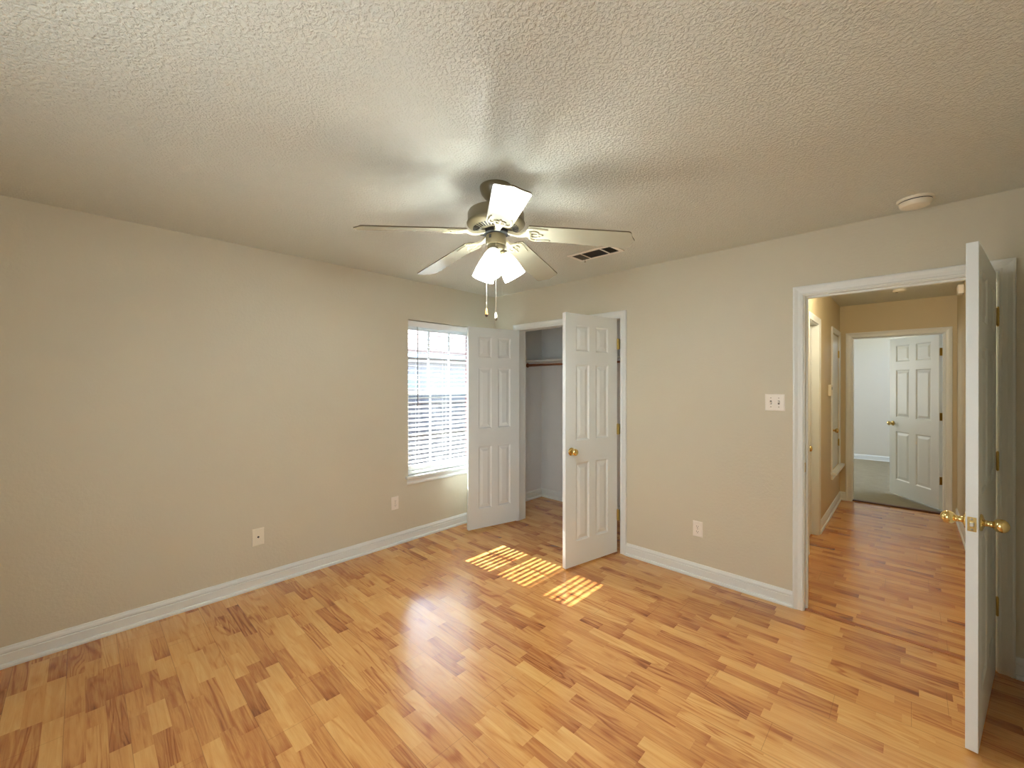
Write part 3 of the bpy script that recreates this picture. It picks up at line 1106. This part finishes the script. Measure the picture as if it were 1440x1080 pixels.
ch = tag(empty('door_chime', (HX1, 2.62, 2.37)), 'small white box high on the hall wall beside the bedroom door', 'chime')
obj('cover', box(-.045, 0, -.055, .055, -.045, .045), M['plastic'], ch, bevel=.012, seg=3)
obj('grille', box(-.047, -.044, -.03, .03, -.02, .02), M['ivory'], ch, bevel=.001)

# ================================================================== WALL PLATES
def plate_root(name, label, cat, loc, rz, group=None):
    return tag(empty(name, loc, rz), label, cat, group)


def plate(parent, w_, h_, m):          # local: face toward -y
    bm = bmesh.new()
    a, b_ = w_ / 2, h_ / 2
    rows = [[Vector((x * (a - i), -d, z * (b_ - i))) for x, z in ((-1, -1), (1, -1), (1, 1), (-1, 1))] for i, d in ((0, 0), (0, .0015), (.002, .0042), (.006, .0055))]
    add_sweep(bm, rows)
    return obj('plate', bm, m, parent)


def screws(parent, pts, m='steel'):
    for x, z in pts:
        bm = lathe([(.0003, .0052), (.0034, .0052), (.003, .0064), (.0003, .0068)], 12, Matrix.Translation((x, 0, z)) @ Matrix.Rotation(PI / 2, 4, 'X'), caps=False)
        obj('screw', bm, M[m], parent)


def outlet(label, loc, rz):
    r = plate_root('wall_outlet', label, 'outlet', loc, rz)
    plate(r, .072, .117, M['plastic'])
    for z in (.0195, -.0195):
        bm = bmesh.new()
        mt = Matrix.Translation((0, -.0055, z)) @ Matrix.Rotation(PI / 2, 4, 'X')
        rg = add_lathe(bm, [(.0001, .0022), (.0155, .0022), (.0165, .0012), (.0165, -.001)], 28, mt)
        for v in bm.verts:
            v.co.z = z + max(-.0125, min(.0125, v.co.z - z))
        rec = obj('receptacle', bm, M['plastic'], r)
        bm = bmesh.new()
        add_box(bm, -.0075, -.0052, -.0083, -.0076, z - .001, z + .0075)
        add_box(bm, .0052, .0075, -.0083, -.0076, z - .0005, z + .007)
        add_lathe(bm, [(.0001, .0078), (.0026, .0078), (.0026, .0083), (.0001, .0083)], 12, Matrix.Translation((0, 0, z - .0075)) @ Matrix.Rotation(PI / 2, 4, 'X'))
        obj('slots', bm, M['dark'], rec)
    screws(r, [(0, 0)])
    return r


outlet('white wall outlet on the left wall under the window corner', (0, -1.257, .380), PI / 2)
outlet('white wall outlet between the closet and the hall doorway', (2.223, 0, .368), 0)
jk = plate_root('cable_plate', 'blank cream wall plate with one cable jack, left wall', 'wall plate', (0, -2.355, .366), PI / 2)
plate(jk, .076, .122, M['ivory'])
bm = lathe([(.001, .005), (.0065, .005), (.0065, .009), (.0045, .009), (.0045, .014), (.001, .014)], 12, Matrix.Rotation(PI / 2, 4, 'X'), caps=False)
obj('jack', bm, M['dark'], jk)
sw = plate_root('light_switch', 'white double toggle switch plate beside the hall doorway', 'light switch', (2.7255, 0, 1.342), 0)
plate(sw, .116, .114, M['plastic'])
for x, up in ((-.023, 1), (.023, -1)):
    bm = box(x - .0055, x + .0055, -.0062, -.005, -.0125, .0125)
    slot = obj('toggle_slot', bm, M['duct'], sw)
    mt = Matrix.Translation((x, -.006, 0)) @ Matrix.Rotation(R(28) * up, 4, 'X')
    obj('toggle', box(-.0042, .0042, -.013, .001, -.0045, .0045, mtx=mt), M['plastic'], sw, bevel=.001)
screws(sw, [(x, z) for x in (-.023, .023) for z in (-.030, .030)])
th = plate_root('thermostat', 'small ivory thermostat on the hall wall before the cupboard', 'thermostat', (HX0, 2.44, 1.395), PI / 2)
obj('case', box(-.055, .055, -.028, 0, -.06, .06), M['ivory'], th, bevel=.006, seg=3)
obj('display', box(-.03, .03, -.0295, -.028, .005, .035), M['screen'], th)
obj('lever', box(-.008, .008, -.033, -.028, -.062, -.05), M['plastic'], th, bevel=.002)

# ================================================================== OUTSIDE THE WINDOW
GZ = -.35
struct(obj('ground', box(-14, XW0, -9, 9, GZ - .2, GZ), M['ground']))
fn = tag(empty('picket_fence', (-2.7, 0, GZ)), 'pale weathered board fence seen through the blind', 'fence')
bm = bmesh.new()
y = -5.5
while y < 5.5:
    wd = .14 + random.uniform(-.004, .004)
    hh = 1.72 + random.uniform(-.02, .02)
    add_box(bm, -.011, .011, y, y + wd, 0.03, hh)
    y += wd + .008
obj('boards', bm, M['fence'], fn)
bm = bmesh.new()
for z in (.3, .95, 1.5):
    add_box(bm, .011, .05, -5.5, 5.5, z, z + .085)
obj('rails', bm, M['fence'], fn)
for y in (-4.4, -2.0, .4, 2.8, 5.2):
    obj('post', box(.05, .14, y, y + .09, 0, 1.7), M['fence'], fn)
hs = tag(empty('neighbour_house', (-6.2, 0, GZ)), 'neighbouring brick house beyond the fence outside the window', 'house')
obj('wall', box(-4, 0, -8, 8, 0, 2.55), M['brick'], hs)
bm = bmesh.new()
add_box(bm, 0, .5, -8.3, 8.3, 2.50, 2.53)
obj('soffit', bm, M['soffit'], hs)
obj('fascia', box(.48, .51, -8.3, 8.3, 2.48, 2.68), M['soffit'], hs)
bm = bmesh.new()
rows = [[Vector((.55, y, 2.68)), Vector((-2.2, y, 3.75)), Vector((-5, y, 2.68)), Vector((-5, y, 2.6)), Vector((-2.2, y, 3.66)), Vector((.55, y, 2.6))] for y in (-8.3, 8.3)]
add_sweep(bm, rows)
obj('roof', bm, M['house_roof'], hs)
for y in (-1.6, 2.6):
    f = obj('window', box(-.02, .03, y - .5, y + .5, .9, 2.0), M['soffit'], hs)
    obj('pane', box(.03, .035, y - .44, y + .44, .96, 1.94), M['screen'], f)

ev = tag(empty('roof_eave', (0, 0, 2.3)), 'white underside of the roof eave above the window outside', 'eave', kind='structure')
obj('soffit', box(-.75, XW0, -6, 4, 0, .02), M['soffit'], ev)
obj('fascia', box(-.78, -.75, -6, 4, -.03, .16), M['soffit'], ev)
